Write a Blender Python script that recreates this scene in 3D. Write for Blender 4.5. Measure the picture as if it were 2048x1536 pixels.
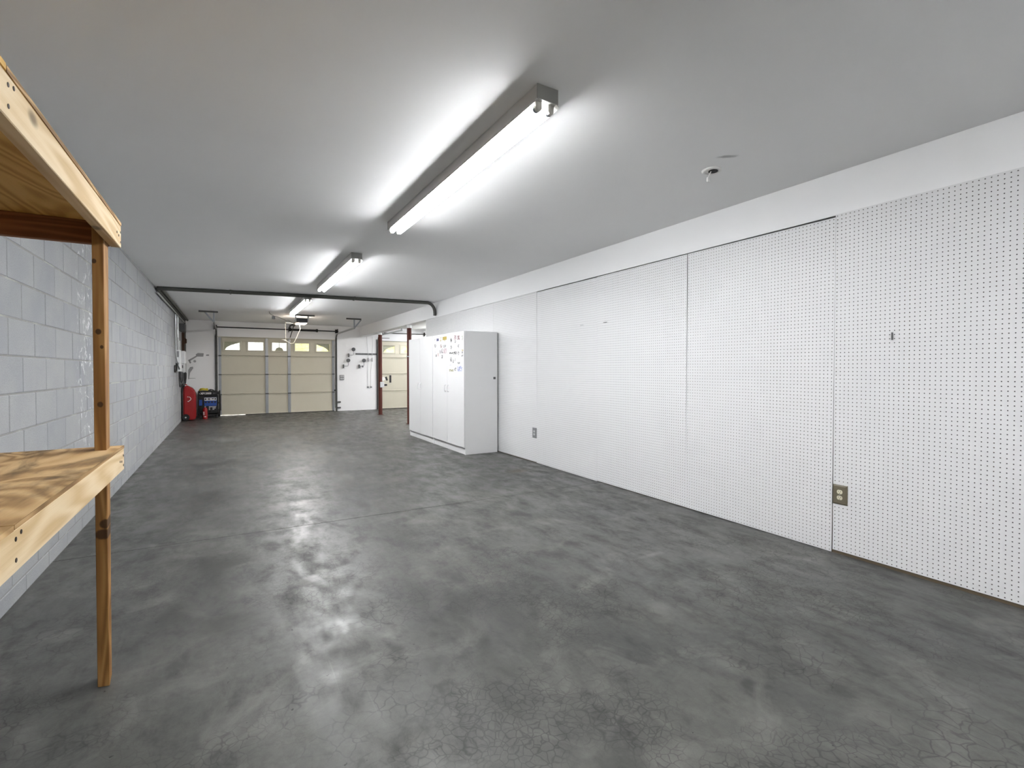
import bpy, bmesh, math, random
from mathutils import Vector, Matrix
random.seed(7)
scn = bpy.context.scene
for o in list(bpy.data.objects): bpy.data.objects.remove(o)
COL = scn.collection

# ------------------------------------------------------------------ camera
F, YAW, PITCH, ROLL, CAMH, CYP = 972.24, 0.52899, 0.015836, -0.00075, 1.24, 755.23
fw = Vector((math.sin(YAW)*math.cos(PITCH), math.cos(YAW)*math.cos(PITCH), -math.sin(PITCH)))
rt = Vector((math.cos(YAW), -math.sin(YAW), 0)); up = rt.cross(fw)
rt, up = rt*math.cos(ROLL)+up*math.sin(ROLL), -rt*math.sin(ROLL)+up*math.cos(ROLL)
cd = bpy.data.cameras.new('camera'); cam = bpy.data.objects.new('camera', cd); COL.objects.link(cam)
m = Matrix((rt, up, -fw)).transposed().to_4x4(); m.translation = Vector((0, 0, CAMH)); cam.matrix_world = m
cd.sensor_fit = 'HORIZONTAL'; cd.sensor_width = 36; cd.lens = 36*F/2048
cd.shift_y = (CYP-768)/2048; cd.clip_start = 0.02; cd.clip_end = 200
scn.camera = cam

# ------------------------------------------------------------------ world, exposure
w = bpy.data.worlds.new('world'); scn.world = w; w.use_nodes = True
bg = w.node_tree.nodes['Background']; bg.inputs[0].default_value = (1.0, 0.97, 0.90, 1); bg.inputs[1].default_value = 1.0
vs = scn.view_settings; vs.view_transform = 'Standard'; vs.look = 'None'; vs.exposure = 2.06; vs.gamma = 1.0
vs.use_curve_mapping = False
TUBE = 24.0            # radiance of the fluorescent tubes

# ------------------------------------------------------------------ room numbers (metres)
XL, XR, H, L = -0.988, 3.538, 2.568, 15.365
YF = -5.60            # wall behind the camera
YP = 9.571             # far end of the pegboard wall
XB = 7.7               # right side of the second bay
ZB = 2.277             # underside of the beam

# ------------------------------------------------------------------ helpers
def lin(c):
    return tuple((v/255/12.92 if v/255 <= .04045 else ((v/255+.055)/1.055)**2.4) for v in c)

class MB:
    def __init__(s): s.v = []; s.f = []
    def add(s, vs, fs):
        n = len(s.v); s.v += [tuple(v) for v in vs]; s.f += [tuple(i+n for i in f) for f in fs]; return s
    def box(s, x0, x1, y0, y1, z0, z1):
        return s.hexa([(x0,y0,z0),(x1,y0,z0),(x1,y1,z0),(x0,y1,z0),(x0,y0,z1),(x1,y0,z1),(x1,y1,z1),(x0,y1,z1)])
    def hexa(s, v):
        return s.add(v, [(0,3,2,1),(4,5,6,7),(0,1,5,4),(1,2,6,5),(2,3,7,6),(3,0,4,7)])
    def bar(s, p0, p1, wx, wy, upv=(0,0,1)):
        p0, p1 = Vector(p0), Vector(p1); d = (p1-p0).normalized(); u = Vector(upv)
        if abs(d.dot(u)) > .99: u = Vector((0,1,0))
        a = d.cross(u).normalized(); b = a.cross(d).normalized(); a *= wx/2; b *= wy/2
        return s.hexa([p0-a-b, p0+a-b, p0+a+b, p0-a+b, p1-a-b, p1+a-b, p1+a+b, p1-a+b])
    def tube(s, pts, r, n=10, cap=True):
        pts = [Vector(p) for p in pts]; rings = []; prev = None
        rr = r if isinstance(r, (list, tuple)) else [r]*len(pts)
        for i, p in enumerate(pts):
            d = (pts[min(i+1, len(pts)-1)]-pts[max(i-1, 0)]).normalized()
            if prev is None:
                u = Vector((0,0,1)) if abs(d.z) < .9 else Vector((1,0,0))
                a = d.cross(u).normalized()
            else:
                a = (prev-d*prev.dot(d)).normalized()
            prev = a; b = d.cross(a)
            rings.append([p+rr[i]*(a*math.cos(2*math.pi*k/n)+b*math.sin(2*math.pi*k/n)) for k in range(n)])
        vs = [v for g in rings for v in g]; fs = []
        for i in range(len(pts)-1):
            for k in range(n):
                k2 = (k+1) % n; fs.append((i*n+k, i*n+k2, (i+1)*n+k2, (i+1)*n+k))
        if cap: fs += [tuple(reversed(range(n))), tuple((len(pts)-1)*n+k for k in range(n))]
        return s.add(vs, fs)
    def prism(s, poly, axis, a0, a1):
        """poly: 2D points in the two other axes (x,y,z order), extruded along axis"""
        def mk(p, t):
            q = list(p); q.insert(axis, t); return tuple(q)
        n = len(poly); vs = [mk(p, a0) for p in poly]+[mk(p, a1) for p in poly]
        fs = [tuple(reversed(range(n))), tuple(range(n, 2*n))]+[(k, (k+1) % n, n+(k+1) % n, n+k) for k in range(n)]
        return s.add(vs, fs)
    def lathe(s, prof, c, axis=2, n=20):
        vs = []; fs = []; m_ = len(prof)
        for r, t in prof:
            for k in range(n):
                a = 2*math.pi*k/n; p = [r*math.cos(a), r*math.sin(a)]; p.insert(axis, t)
                vs.append((c[0]+p[0], c[1]+p[1], c[2]+p[2]))
        for i in range(m_-1):
            for k in range(n):
                k2 = (k+1) % n; fs.append((i*n+k, i*n+k2, (i+1)*n+k2, (i+1)*n+k))
        fs += [tuple(reversed(range(n))), tuple((m_-1)*n+k for k in range(n))]
        return s.add(vs, fs)
    def mesh(s, name, bevel=0, seg=1, smooth=False):
        me = bpy.data.meshes.new(name); me.from_pydata(s.v, [], s.f)
        bm = bmesh.new(); bm.from_mesh(me)
        bmesh.ops.recalc_face_normals(bm, faces=bm.faces)
        if bevel:
            es = [e for e in bm.edges if len(e.link_faces) == 2 and e.calc_face_angle(0) > .5]
            bmesh.ops.bevel(bm, geom=es, offset=bevel, segments=seg, affect='EDGES', clamp_overlap=True)
        if smooth:
            for f in bm.faces: f.smooth = True
            for e in bm.edges:
                if len(e.link_faces) == 2 and e.calc_face_angle(0) > .6: e.smooth = False
        bm.to_mesh(me); bm.free(); return me
    def build(s, name, mat, parent=None, bevel=0, seg=1, smooth=False, loc=None):
        me = s.mesh(name, bevel, seg, smooth)
        if mat: me.materials.append(mat)
        return link(name, me, parent, loc)

def link(name, me, parent=None, loc=None):
    o = bpy.data.objects.new(name, me); COL.objects.link(o)
    if loc: o.location = loc
    if parent is not None: attach(o, parent)
    return o
def attach(o, parent):
    o.parent = parent; o.matrix_parent_inverse = Matrix.Translation(-wloc(parent))
def wloc(o):
    p = Vector(o.location)
    if o.parent is not None: p = p+o.matrix_parent_inverse.translation+wloc(o.parent)
    return p
def thing(name, loc, label, cat, group=None):
    o = bpy.data.objects.new(name, None); COL.objects.link(o); o.location = loc; o.empty_display_size = .1
    return tag(o, label, cat, group)
def tag(o, label, cat, group=None):
    o['label'] = label; o['category'] = cat
    if group: o['group'] = group
    return o
def struct(o, label=None, cat=None):
    o['kind'] = 'structure'
    if label: o['label'] = label
    if cat: o['category'] = cat
    return o
def arc(c, r, a0, a1, n, ax=(0, 2)):
    out = []
    for k in range(n+1):
        t = math.radians(a0+(a1-a0)*k/n); p = list(c); p[ax[0]] += r*math.cos(t); p[ax[1]] += r*math.sin(t); out.append(tuple(p))
    return out

# ------------------------------------------------------------------ materials
class NT:
    def __init__(s, name):
        s.m = bpy.data.materials.new(name); s.m.use_nodes = True; s.t = s.m.node_tree; s.n = s.t.nodes
        s.b = s.n['Principled BSDF']; s.out = s.n['Material Output']
    def node(s, typ, ins=None, **kw):
        n = s.n.new('ShaderNode'+typ)
        for k, v in kw.items(): setattr(n, k, v)
        for k, v in (ins or {}).items(): s.set(n.inputs[k], v)
        return n
    def set(s, sock, v):
        if isinstance(v, bpy.types.NodeSocket): s.t.links.new(v, sock)
        elif isinstance(v, bpy.types.Node): s.t.links.new(v.outputs[0], sock)
        elif isinstance(v, tuple) and len(v) == 3 and sock.type == 'RGBA': sock.default_value = v+(1,)
        else: sock.default_value = v
    def math(s, op, a, b=0.0, clamp=False):
        n = s.node('Math', {0: a, 1: b}, operation=op); n.use_clamp = clamp; return n.outputs[0]
    def pos(s): return s.node('NewGeometry').outputs['Position']
    def obj(s): return s.node('TexCoord').outputs['Object']
    def map(s, vec, scale=(1,1,1), loc=(0,0,0), rot=(0,0,0)):
        return s.node('Mapping', {'Vector': vec, 'Scale': scale, 'Location': loc, 'Rotation': rot}).outputs[0]
    def noise(s, vec, scale=5., detail=4., rough=.55, dist=0.):
        return s.node('TexNoise', {'Vector': vec, 'Scale': scale, 'Detail': detail, 'Roughness': rough, 'Distortion': dist}).outputs['Fac']
    def ramp(s, f, stops):
        n = s.node('ValToRGB', {'Fac': f}); cr = n.color_ramp
        while len(cr.elements) < len(stops): cr.elements.new(.5)
        for e, (p, c) in zip(cr.elements, stops):
            e.position = p; e.color = (c, c, c, 1) if isinstance(c, (int, float)) else tuple(c)+(1,)
        return n.outputs[0]
    def mix(s, f, a, b, mode='MIX'):
        n = s.node('Mix', data_type='RGBA', blend_type=mode)
        s.set(n.inputs[0], f); s.set(n.inputs[6], a); s.set(n.inputs[7], b); return n.outputs[2]
    def smooth(s, v, a, b, t0=0., t1=1.):
        return s.node('MapRange', {0: v, 1: a, 2: b, 3: t0, 4: t1}, interpolation_type='SMOOTHSTEP').outputs[0]
    def sep(s, v): return s.node('SeparateXYZ', {0: v}).outputs
    def bump(s, h, strength=.3, dist=.002):
        n = s.node('Bump', {'Height': h, 'Strength': strength, 'Distance': dist}); s.set(s.b.inputs['Normal'], n.outputs[0])
    def base(s, c): s.set(s.b.inputs['Base Color'], c)
    def rough(s, r): s.set(s.b.inputs['Roughness'], r)

def plain(name, rgb, rough=.6, metal=0., var=.06, scale=12., spec=.5, bump=0.):
    t = NT(name); c = lin(rgb); n = t.noise(t.obj(), scale, 5.)
    t.base(t.mix(n, tuple(v*(1-var) for v in c), tuple(min(1, v*(1+var)) for v in c)))
    t.rough(t.smooth(n, .2, .8, max(0, rough-.06), min(1, rough+.06)))
    t.b.inputs['Metallic'].default_value = metal; t.b.inputs['Specular IOR Level'].default_value = spec
    if bump: t.bump(n, bump)
    return t.m
def emit(name, rgb, strength):
    t = NT(name); t.base(lin((250, 250, 250))); c = lin(rgb)
    n = t.noise(t.obj(), 3.)
    t.set(t.b.inputs['Emission Color'], t.mix(n, c, tuple(v*.98 for v in c))); t.b.inputs['Emission Strength'].default_value = strength
    return t.m

def mat_floor():
    t = NT('concrete floor'); p = t.pos(); x, y, z = t.sep(p)
    big = t.noise(p, .75, 7., .6, .2); mid = t.noise(t.map(p, (1.0, .6, 1)), 2.6, 9., .66, .15); fine = t.noise(p, 26., 6., .7); spk = t.noise(p, 240., 2., .6)
    sm = t.noise(t.map(p, (1.6, .8, 1), (3, 7, 0)), 4.2, 8., .66, .2)
    v = t.math('ADD', t.math('MULTIPLY', big, .42), t.math('ADD', t.math('MULTIPLY', mid, .36), t.math('MULTIPLY', fine, .22)))
    c = t.ramp(v, [(.34, lin((70, 70, 69))), (.46, lin((97, 97, 94))), (.54, lin((111, 111, 107))), (.66, lin((138, 137, 132)))])
    # blotchy dark wear and pale patches
    c = t.mix(t.math('MULTIPLY', t.smooth(sm, .48, .70), .55), c, lin((66, 66, 66)))
    c = t.mix(t.math('MULTIPLY', t.smooth(t.noise(t.map(p, (1,1,1), (11,2,0)), 3.1, 6., .6, 1.), .50, .70), .55), c, lin((146, 145, 140)))
    # warm tyre dirt towards the doors
    warm = t.math('MULTIPLY', t.smooth(y, 6.5, 12.5), t.smooth(t.noise(t.map(p, (.8, .35, 1), (5,1,0)), 2.2, 5., .6, .7), .42, .66))
    c = t.mix(t.math('MULTIPLY', warm, .45), c, lin((106, 96, 90)))
    # fine map cracking, in patches
    pd = t.node('VectorMath', {0: p, 1: t.node('VectorMath', {0: t.node('TexNoise', {'Vector': p, 'Scale': 6., 'Detail': 3.}).outputs['Color'], 1: (.12, .12, .12)}, operation='MULTIPLY').outputs[0]}, operation='ADD').outputs[0]
    ck = None
    for sc, wd, off in ((16., .040, (0, 0, 0)), (29., .055, (4, 9, 0))):
        vo = t.node('TexVoronoi', {'Vector': t.map(pd, (1,1,1), off), 'Scale': sc}, feature='DISTANCE_TO_EDGE').outputs['Distance']
        ln = t.smooth(vo, 0., wd*1.6, 1., 0.)
        msk = t.smooth(t.noise(t.map(p, (1,1,1), (off[0]+2, off[1], 0)), 1.3, 5., .62), .47, .60)
        ln = t.math('MULTIPLY', ln, msk); ck = ln if ck is None else t.math('MAXIMUM', ck, ln)
    near = t.smooth(y, 4.6, 2.6)
    ck = t.math('MULTIPLY', ck, near)
    c = t.mix(t.math('MULTIPLY', ck, .62), c, lin((46, 46, 46)))
    # longer scratches
    sc = t.noise(t.map(p, (26., 1.1, 1), (0,0,0), (0,0,.5)), 1.0, 2., .5, .3)
    c = t.mix(t.math('MULTIPLY', t.smooth(sc, .72, .76), .25), c, lin((135, 134, 130)))
    # rust spot near the pegboard
    def spot(cx, cy, rx, ry, soft=.5):
        dx = t.math('DIVIDE', t.math('SUBTRACT', x, cx), rx); dy = t.math('DIVIDE', t.math('SUBTRACT', y, cy), ry)
        d = t.math('SQRT', t.math('ADD', t.math('MULTIPLY', dx, dx), t.math('MULTIPLY', dy, dy)))
        return t.smooth(t.math('ADD', d, t.math('MULTIPLY', t.math('SUBTRACT', fine, .5), 1.6)), 1., 1.-soft, 0., 1.)
    c = t.mix(t.math('MULTIPLY', spot(3.06, 5.10, .20, .13, .9), .75), c, lin((96, 74, 50)))
    for cx, cy, rx, ry, k, col in ((2.33, 2.05, .42, .22, .5, (74, 75, 75)), (2.15, 1.45, .5, .2, .4, (72, 73, 72)), (1.6, 1.6, .35, .18, .35, (76, 77, 76)),
                                   (.85, 4.42, .28, .14, .6, (80, 79, 81)), (1.15, 4.75, .3, .12, .5, (80, 79, 81)), (1.62, 6.0, .5, .2, .5, (82, 82, 83)), (.2, 6.6, .8, .16, .4, (88, 87, 87)),
                                   (-.41, 2.70, .06, .05, .6, (62, 62, 62)), (.7, 1.95, .3, .15, .3, (84, 84, 83))):
        c = t.mix(t.math('MULTIPLY', spot(cx, cy, rx, ry, .9), k), c, lin(col))
    # white chalky scrapes by the doors
    for cx, cy, rx, ry in ((1.0, 9.83, .26, .05), (1.29, 10.23, .07, .18), (1.55, 10.45, .22, .05), (1.87, 10.1, .09, .26)):
        c = t.mix(t.math('MULTIPLY', spot(cx, cy, rx, ry, .8), .55), c, lin((160, 159, 156)))
    c = t.mix(t.math('MULTIPLY', spot(2.43, 2.325, .20, .035, .9), .7), c, lin((150, 150, 147)))
    # dark flecks
    c = t.mix(t.smooth(t.noise(p, 34., 2., .5), .735, .76), c, lin((44, 43, 42)))
    c = t.mix(t.math('MULTIPLY', t.smooth(spk, .35, .7), .12), c, lin((64, 64, 62)))
    c = t.mix(1.0, c, (.56, .56, .552), 'MULTIPLY')
    t.base(c)
    ro = t.math('ADD', t.math('MULTIPLY', mid, .25), t.math('MULTIPLY', sm, .36))
    t.rough(t.smooth(ro, .22, .40, .28, .66)); t.b.inputs['Specular IOR Level'].default_value = .36
    hh = t.math('SUBTRACT', t.math('ADD', t.math('MULTIPLY', big, .8), t.math('MULTIPLY', fine, .12)), t.math('MULTIPLY', ck, .2))
    t.bump(hh, .15, .004)
    return t.m

def mat_block():
    t = NT('concrete block'); p = t.pos(); x, y, z = t.sep(p)
    isl = t.node('NewGeometry').outputs['Random Per Island']; oi = t.node('ObjectInfo').outputs['Random']
    r = t.math('FRACT', t.math('ADD', isl, t.math('MULTIPLY', oi, 7.13)))
    grit = t.noise(p, 170., 4., .75); soft = t.noise(p, 3.2, 5., .6)
    c = t.mix(r, lin((147, 149, 152)), lin((157, 158, 159)))
    c = t.mix(t.math('MULTIPLY', t.smooth(soft, .35, .7), .35), c, lin((170, 170, 166)))
    c = t.mix(t.math('MULTIPLY', t.smooth(grit, .45, .72), .5), c, lin((112, 113, 116)))
    # salt bloom, in ragged rings along a damp strip of the wall
    d = t.math('ABSOLUTE', t.math('SUBTRACT', y, 5.12)); strip = t.math('MULTIPLY', t.smooth(d, .34, .10), t.smooth(z, .45, .8))
    n2 = t.noise(t.map(p, (1, 1.6, 1.3)), 4.2, 4., .6, .5); ring = t.smooth(t.math('ABSOLUTE', t.math('SUBTRACT', n2, .5)), .022, .004)
    n3 = t.noise(p, 9., 3., .6)
    c = t.mix(t.math('MULTIPLY', t.math('MULTIPLY', ring, strip), t.smooth(n3, .44, .60)), c, lin((225, 225, 226)))
    d2 = t.smooth(t.noise(t.map(p, (1,1,1), (3,3,3)), 1.7, 5., .6, .3), .66, .72)
    c = t.mix(t.math('MULTIPLY', t.math('MULTIPLY', d2, t.smooth(y, 4.2, 5.0)), .25), c, lin((205, 205, 205)))
    t.base(c); t.rough(.92); t.b.inputs['Specular IOR Level'].default_value = .2
    t.bump(grit, .55, .004); return t.m

def mat_mortar():
    t = NT('mortar'); n = t.noise(t.pos(), 60., 5., .7); n2 = t.noise(t.pos(), 2.5, 4.)
    c = t.mix(n, lin((118, 118, 116)), lin((150, 150, 146))); c = t.mix(t.math('MULTIPLY', t.smooth(n2, .5, .65), .6), c, lin((176, 176, 168)))
    t.base(c); t.rough(.95); t.bump(n, .5, .003); return t.m

def mat_wood(name, c0, c1, c2, axis='y', knots=True, ply=False, scale=1., dark=0., spots=()):
    t = NT(name); p = t.obj()
    sc = {'x': (.09, 1, 1), 'y': (1, .09, 1), 'z': (1, 1, .09)}[axis]
    q = t.map(p, sc)
    warp = t.noise(q, 3.2*scale, 3., .5)
    if ply:
        q2 = t.map(p, (1.0, .42, 1.0) if axis == 'y' else (.42, 1, 1))
        g = t.noise(q2, 2.6*scale, 2.5, .5, 1.1); rings = t.math('FRACT', t.math('MULTIPLY', g, 13.))
        grain = t.smooth(t.math('ABSOLUTE', t.math('SUBTRACT', rings, .5)), 0., .5)
    else:
        g = t.noise(q, 9.*scale, 2., .5, .6); rings = t.math('FRACT', t.math('MULTIPLY', g, 7.))
        grain = t.smooth(t.math('ABSOLUTE', t.math('SUBTRACT', rings, .5)), 0., .5)
    fib = t.noise(t.map(p, tuple(v*(1 if v == 1 else .25) for v in sc)), 120., 4., .6)
    f = t.math('ADD', t.math('MULTIPLY', grain, .5), t.math('ADD', t.math('MULTIPLY', fib, .3), t.math('MULTIPLY', warp, .3)))
    c = t.ramp(f, [(.25, lin(c0)), (.55, lin(c1)), (.85, lin(c2))])
    if dark:
        st = t.noise(t.map(p, (1.3, .5, 1)), 3.0, 6., .6, 1.0)
        c = t.mix(t.math('MULTIPLY', t.smooth(st, .47, .66), dark), c, lin((62, 48, 30)))
    if knots:
        kv = t.node('TexVoronoi', {'Vector': t.map(p, {'x': (.5, 1, 1), 'y': (1, .5, 1), 'z': (1, 1, .5)}[axis], (.13, .37, .21)), 'Scale': 4.3}).outputs
        kd = t.smooth(kv['Distance'], .10, .03)
        c = t.mix(t.math('MULTIPLY', kd, .75), c, lin(tuple(v*.45 for v in c0)))
    for (sx, sz, rx, rz) in spots:
        x, y, z = t.sep(t.pos())
        u = t.math('DIVIDE', t.math('SUBTRACT', x, sx), rx); v = t.math('DIVIDE', t.math('SUBTRACT', z, sz), rz)
        d = t.math('ADD', t.math('ADD', t.math('MULTIPLY', u, u), t.math('MULTIPLY', v, v)), t.math('MULTIPLY', t.math('SUBTRACT', fib, .5), .5))
        c = t.mix(t.math('MULTIPLY', t.smooth(d, 1.15, .5), .85), c, lin((44, 26, 12)))
    t.base(c); t.rough(.75); t.b.inputs['Specular IOR Level'].default_value = .3; t.bump(fib, .25, .002); return t.m

def mat_white(name, rgb, rough=.55, var=.03, bump=.05, stain=None):
    t = NT(name); p = t.pos(); n = t.noise(p, 1.3, 5., .6); f = t.noise(p, 130., 3., .6); c = lin(rgb)
    b = t.mix(n, tuple(v*(1-var) for v in c), tuple(min(.93, v*(1+var)) for v in c))
    if stain:
        x, y, z = t.sep(p); cx, cy, ca, sa, rx, ry, col = stain
        dx = t.math('SUBTRACT', x, cx); dy = t.math('SUBTRACT', y, cy)
        u = t.math('DIVIDE', t.math('ADD', t.math('MULTIPLY', dx, ca), t.math('MULTIPLY', dy, sa)), rx)
        v = t.math('DIVIDE', t.math('SUBTRACT', t.math('MULTIPLY', dy, ca), t.math('MULTIPLY', dx, sa)), ry)
        d = t.math('SQRT', t.math('ADD', t.math('MULTIPLY', u, u), t.math('MULTIPLY', v, v)))
        d = t.math('ADD', d, t.math('MULTIPLY', t.math('SUBTRACT', t.noise(p, 22., 3.), .5), .9))
        b = t.mix(t.math('MULTIPLY', t.smooth(d, 1., .2), .75), b, lin(col))
    t.base(b); t.rough(rough); t.b.inputs['Specular IOR Level'].default_value = .35; t.bump(f, bump, .002); return t.m

M = {}
M['floor'] = mat_floor(); M['block'] = mat_block(); M['mortar'] = mat_mortar()
M['ceiling'] = mat_white('ceiling paint', (242, 242, 242), .6, stain=(2.70, 1.955, .8, -.6, .085, .028, (150, 150, 150)))
M['wall'] = mat_white('wall paint', (238, 238, 238), .55)
M['beam'] = mat_white('beam paint', (242, 242, 242), .5)
M['peg'] = mat_white('pegboard paint', (223, 223, 223), .42, .015)
M['cab'] = mat_white('cabinet laminate', (225, 225, 225), .38, .01, .0)
M['core'] = plain('hardboard core', (70, 56, 42), .9)
M['sill'] = plain('sill plate wood', (92, 80, 62), .85, var=.2)
M['pine'] = mat_wood('pine board', (190, 162, 120), (206, 182, 144), (216, 196, 162), 'y')
M['pinez'] = mat_wood('shaded pine post', (118, 80, 38), (138, 98, 50), (158, 118, 68), 'z', spots=((-.431, 1.389, .010, .012), (-.441, 1.66, .008, .010), (-.428, 1.107, .010, .012), (-.421, 1.33, .006, .008), (-.425, .60, .030, .022), (-.418, .64, .02, .02)))  # pine darkened to stand in for shade on the post's near face
M['pinex'] = mat_wood('pine joist', (112, 66, 34), (130, 80, 44), (144, 94, 56), 'x')
M['ply'] = mat_wood('weathered plywood', (150, 118, 76), (186, 152, 104), (205, 174, 128), 'y', False, True, 1., .75)
M['plyu'] = mat_wood('clean plywood', (176, 134, 66), (200, 160, 88), (214, 176, 108), 'y', False, True)
M['plyedge'] = mat_wood('plywood edge', (112, 84, 50), (150, 118, 76), (190, 158, 112), 'y', False)
M['hole'] = plain('screw head', (52, 42, 34), .6, .4)
M['fixture'] = plain('fixture enamel', (196, 194, 190), .5, var=.05)
M['fixend'] = plain('fixture end plate', (150, 150, 146), .55, var=.08)
M['socket'] = plain('lamp socket', (205, 203, 196), .5)
M['tube'] = emit('fluorescent tube', (250, 252, 255), TUBE)
M['galv'] = plain('galvanised steel', (150, 153, 156), .45, .65, .12, 30)
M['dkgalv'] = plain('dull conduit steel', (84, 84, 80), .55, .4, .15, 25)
M['bright'] = plain('bright conduit steel', (190, 192, 192), .35, .7, .1)
M['black'] = plain('black steel', (16, 16, 17), .5, .2)
M['blackpl'] = plain('black plastic', (20, 20, 22), .5)
M['door'] = plain('almond door skin', (194, 189, 171), .55, var=.03, scale=6)
M['doorrim'] = plain('almond door rim', (188, 183, 166), .5, var=.03)
M['seal'] = plain('rubber seal', (40, 40, 38), .8)
M['grey'] = plain('grey plastic', (128, 129, 130), .6)
M['dkgrey'] = plain('dark grey paint', (84, 85, 86), .6)
M['ltgrey'] = plain('light grey plastic', (205, 206, 206), .5)
M['whitepl'] = plain('white plastic', (232, 231, 228), .45)
M['panel'] = plain('panel enamel', (222, 223, 224), .4)
M['redpost'] = plain('red oxide primer', (84, 34, 22), .7, var=.2, scale=9)
M['brown'] = plain('brown cover plate', (104, 97, 80), .45)
M['ivory'] = plain('ivory receptacle', (214, 209, 186), .4)
M['slot'] = plain('slot black', (20, 18, 16), .7)
M['wood'] = plain('brown timber', (62, 38, 20), .8, var=.25)  # timber brown, darkened to carry the shade of the recess
M['red'] = plain('red fuel plastic', (150, 6, 10), .42, var=.08, scale=5)
M['blue'] = plain('blue panel', (24, 70, 150), .45, var=.2)
M['dkred'] = plain('extinguisher red', (150, 14, 18), .35)
M['yellow'] = plain('yellow jacket', (206, 188, 60), .6)
M['rope'] = plain('white rope', (226, 226, 216), .8)
M['patch'] = plain('grey skim patch', (150, 150, 150), .8, var=.12, scale=30)
M['lens'] = emit('opener lamp', (255, 226, 200), 6.0)
M['added_fill'] = emit('opener bulb glow', (255, 240, 222), 40.0)  # strong fill glow for the opener's hidden side
M['mortarline'] = M['mortar']

def mat_glass():
    t = NT('window glass'); n = t.n
    tr = t.node('BsdfTransparent'); tr.inputs[0].default_value = (.93, .95, .92, 1)
    gl = t.node('BsdfGlossy'); gl.inputs['Roughness'].default_value = .05
    nz = t.noise(t.pos(), 40., 3.); df = t.node('BsdfTranslucent'); df.inputs[0].default_value = (.8, .8, .76, 1)
    m1 = t.node('MixShader', {0: .08, 1: tr.outputs[0], 2: gl.outputs[0]})
    m2 = t.node('MixShader', {0: t.smooth(nz, .4, .7, .06, .16), 1: m1.outputs[0], 2: df.outputs[0]})
    t.t.links.new(m2.outputs[0], t.out.inputs['Surface']); return t.m
M['glass'] = mat_glass()
def mat_leaf():
    t = NT('hedge leaves'); n = t.noise(t.pos(), 3., 6., .7)
    t.base(t.ramp(n, [(.3, lin((150, 150, 84))), (.5, lin((210, 204, 140))), (.7, lin((238, 226, 180)))])); t.rough(.8); t.bump(n, .6, .05); return t.m
M['leaf'] = mat_leaf(); M['drive'] = plain('driveway concrete', (190, 186, 176), .9, var=.1, scale=2)

# ================================================================== SETTING
# floor: two slabs with a sawn joint between
YJ0, YJ1 = 4.204, 4.112           # joint at the left and the right wall
fl = struct(thing('floor', (1.5, 5, 0), 'grey worn concrete garage floor with a sawn joint', 'floor'))
def yj(x): return YJ0+(YJ1-YJ0)*(x-XL)/(XR-XL)
b = MB(); b.prism([(XL-.2, YF-.2), (XB+.2, YF-.2), (XB+.2, yj(XB+.2)-.0035), (XL-.2, yj(XL-.2)-.0035)], 2, -.15, 0); b.build('slab', M['floor'], fl)
b = MB(); b.prism([(XL-.2, yj(XL-.2)+.0035), (XB+.2, yj(XB+.2)+.0035), (XB+.2, L+.25), (XL-.2, L+.25)], 2, -.15, 0); b.build('slab', M['floor'], fl)
b = MB(); b.prism([(XL-.2, yj(XL-.2)-.0035), (XB+.2, yj(XB+.2)-.0025), (XB+.2, yj(XB+.2)+.0035), (XL-.2, yj(XL-.2)+.0035)], 2, -.15, -.03); b.build('joint_filler', M['seal'], fl)

ce = MB().box(XL-.2, XB+.2, YF-.2, L+.25, H, H+.15).build('ceiling', M['ceiling']); struct(ce, 'smooth white painted garage ceiling', 'ceiling')

# left wall: mortar body, blocks laid on it
wl = MB().box(XL-.2, XL-.0025, YF-.2, L, 0, H).build('wall_left', M['mortar']); struct(wl, 'unpainted grey concrete block wall', 'wall')
C0, O0, BH, BL, JT = 1.9257, 3.5177, .2032, .4064, .009
def block_mesh(h0, ln, bev=.003):
    return MB().box(XL-.03, XL, -ln/2, ln/2, -h0/2, h0/2).mesh('block', bev)
cache = {}
def block_obj(y0, y1, z0, z1):
    k = (round(y1-y0, 3), round(z1-z0, 3))
    if k not in cache:
        cache[k] = block_mesh(z1-z0, y1-y0); cache[k].materials.append(M['block'])
    o = link('block', cache[k], None, (random.uniform(-.0012, .0012), (y0+y1)/2, (z0+z1)/2)); attach(o, wl)
far = MB(); near = MB()
rows = []
k = -10
while True:
    z0 = C0+k*BH; z1 = z0+BH; k += 1
    if z1 < .02: continue
    if z0 > H-.015: break
    rows.append((k-1, max(z0+JT/2, 0.002), min(z1-JT/2, H)))
for k, z0, z1 in rows:
    if z1-z0 < .012: continue
    off = O0 if (k % 2 == 1) else O0+BL/2
    n0 = int(math.floor((YF-off)/BL))
    for i in range(n0, 60):
        y0, y1 = off+i*BL+JT/2, off+(i+1)*BL-JT/2
        y0 = max(y0, YF); y1 = min(y1, L)
        if y1-y0 < .03: continue
        if y1 < 3.1:
            near.box(XL-.03, XL+random.uniform(-.001, .001), y0, y1, z0, z1)
        elif y0 < 9.4: block_obj(y0, y1, z0, z1)
        else: far.box(XL-.03, XL+random.uniform(-.001, .001), y0, y1, z0, z1)
o = far.build('block_courses', M['block'], wl); o['kind'] = 'stuff'
o = near.build('block_courses', M['block'], wl); o['kind'] = 'stuff'

# right wall behind the pegboard, coloured dark to deepen the shade in the holes
wr = MB().box(XR+.03, XR+.17, YF-.2, YP, 0, ZB).build('wall_right', M['dkgrey']); struct(wr, 'long wall covered with white pegboard', 'wall')
MB().box(XR, XR+.03, YP-.018, YP, .0, ZB-.004).build('end_trim', M['wall'], wr)
for y in [YF+.02+.4064*k for k in range(37)]:
    MB().box(XR+.007, XR+.03, y, y+.02, .05, ZB-.01).build('furring_strip', M['sill'], wr)
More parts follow.
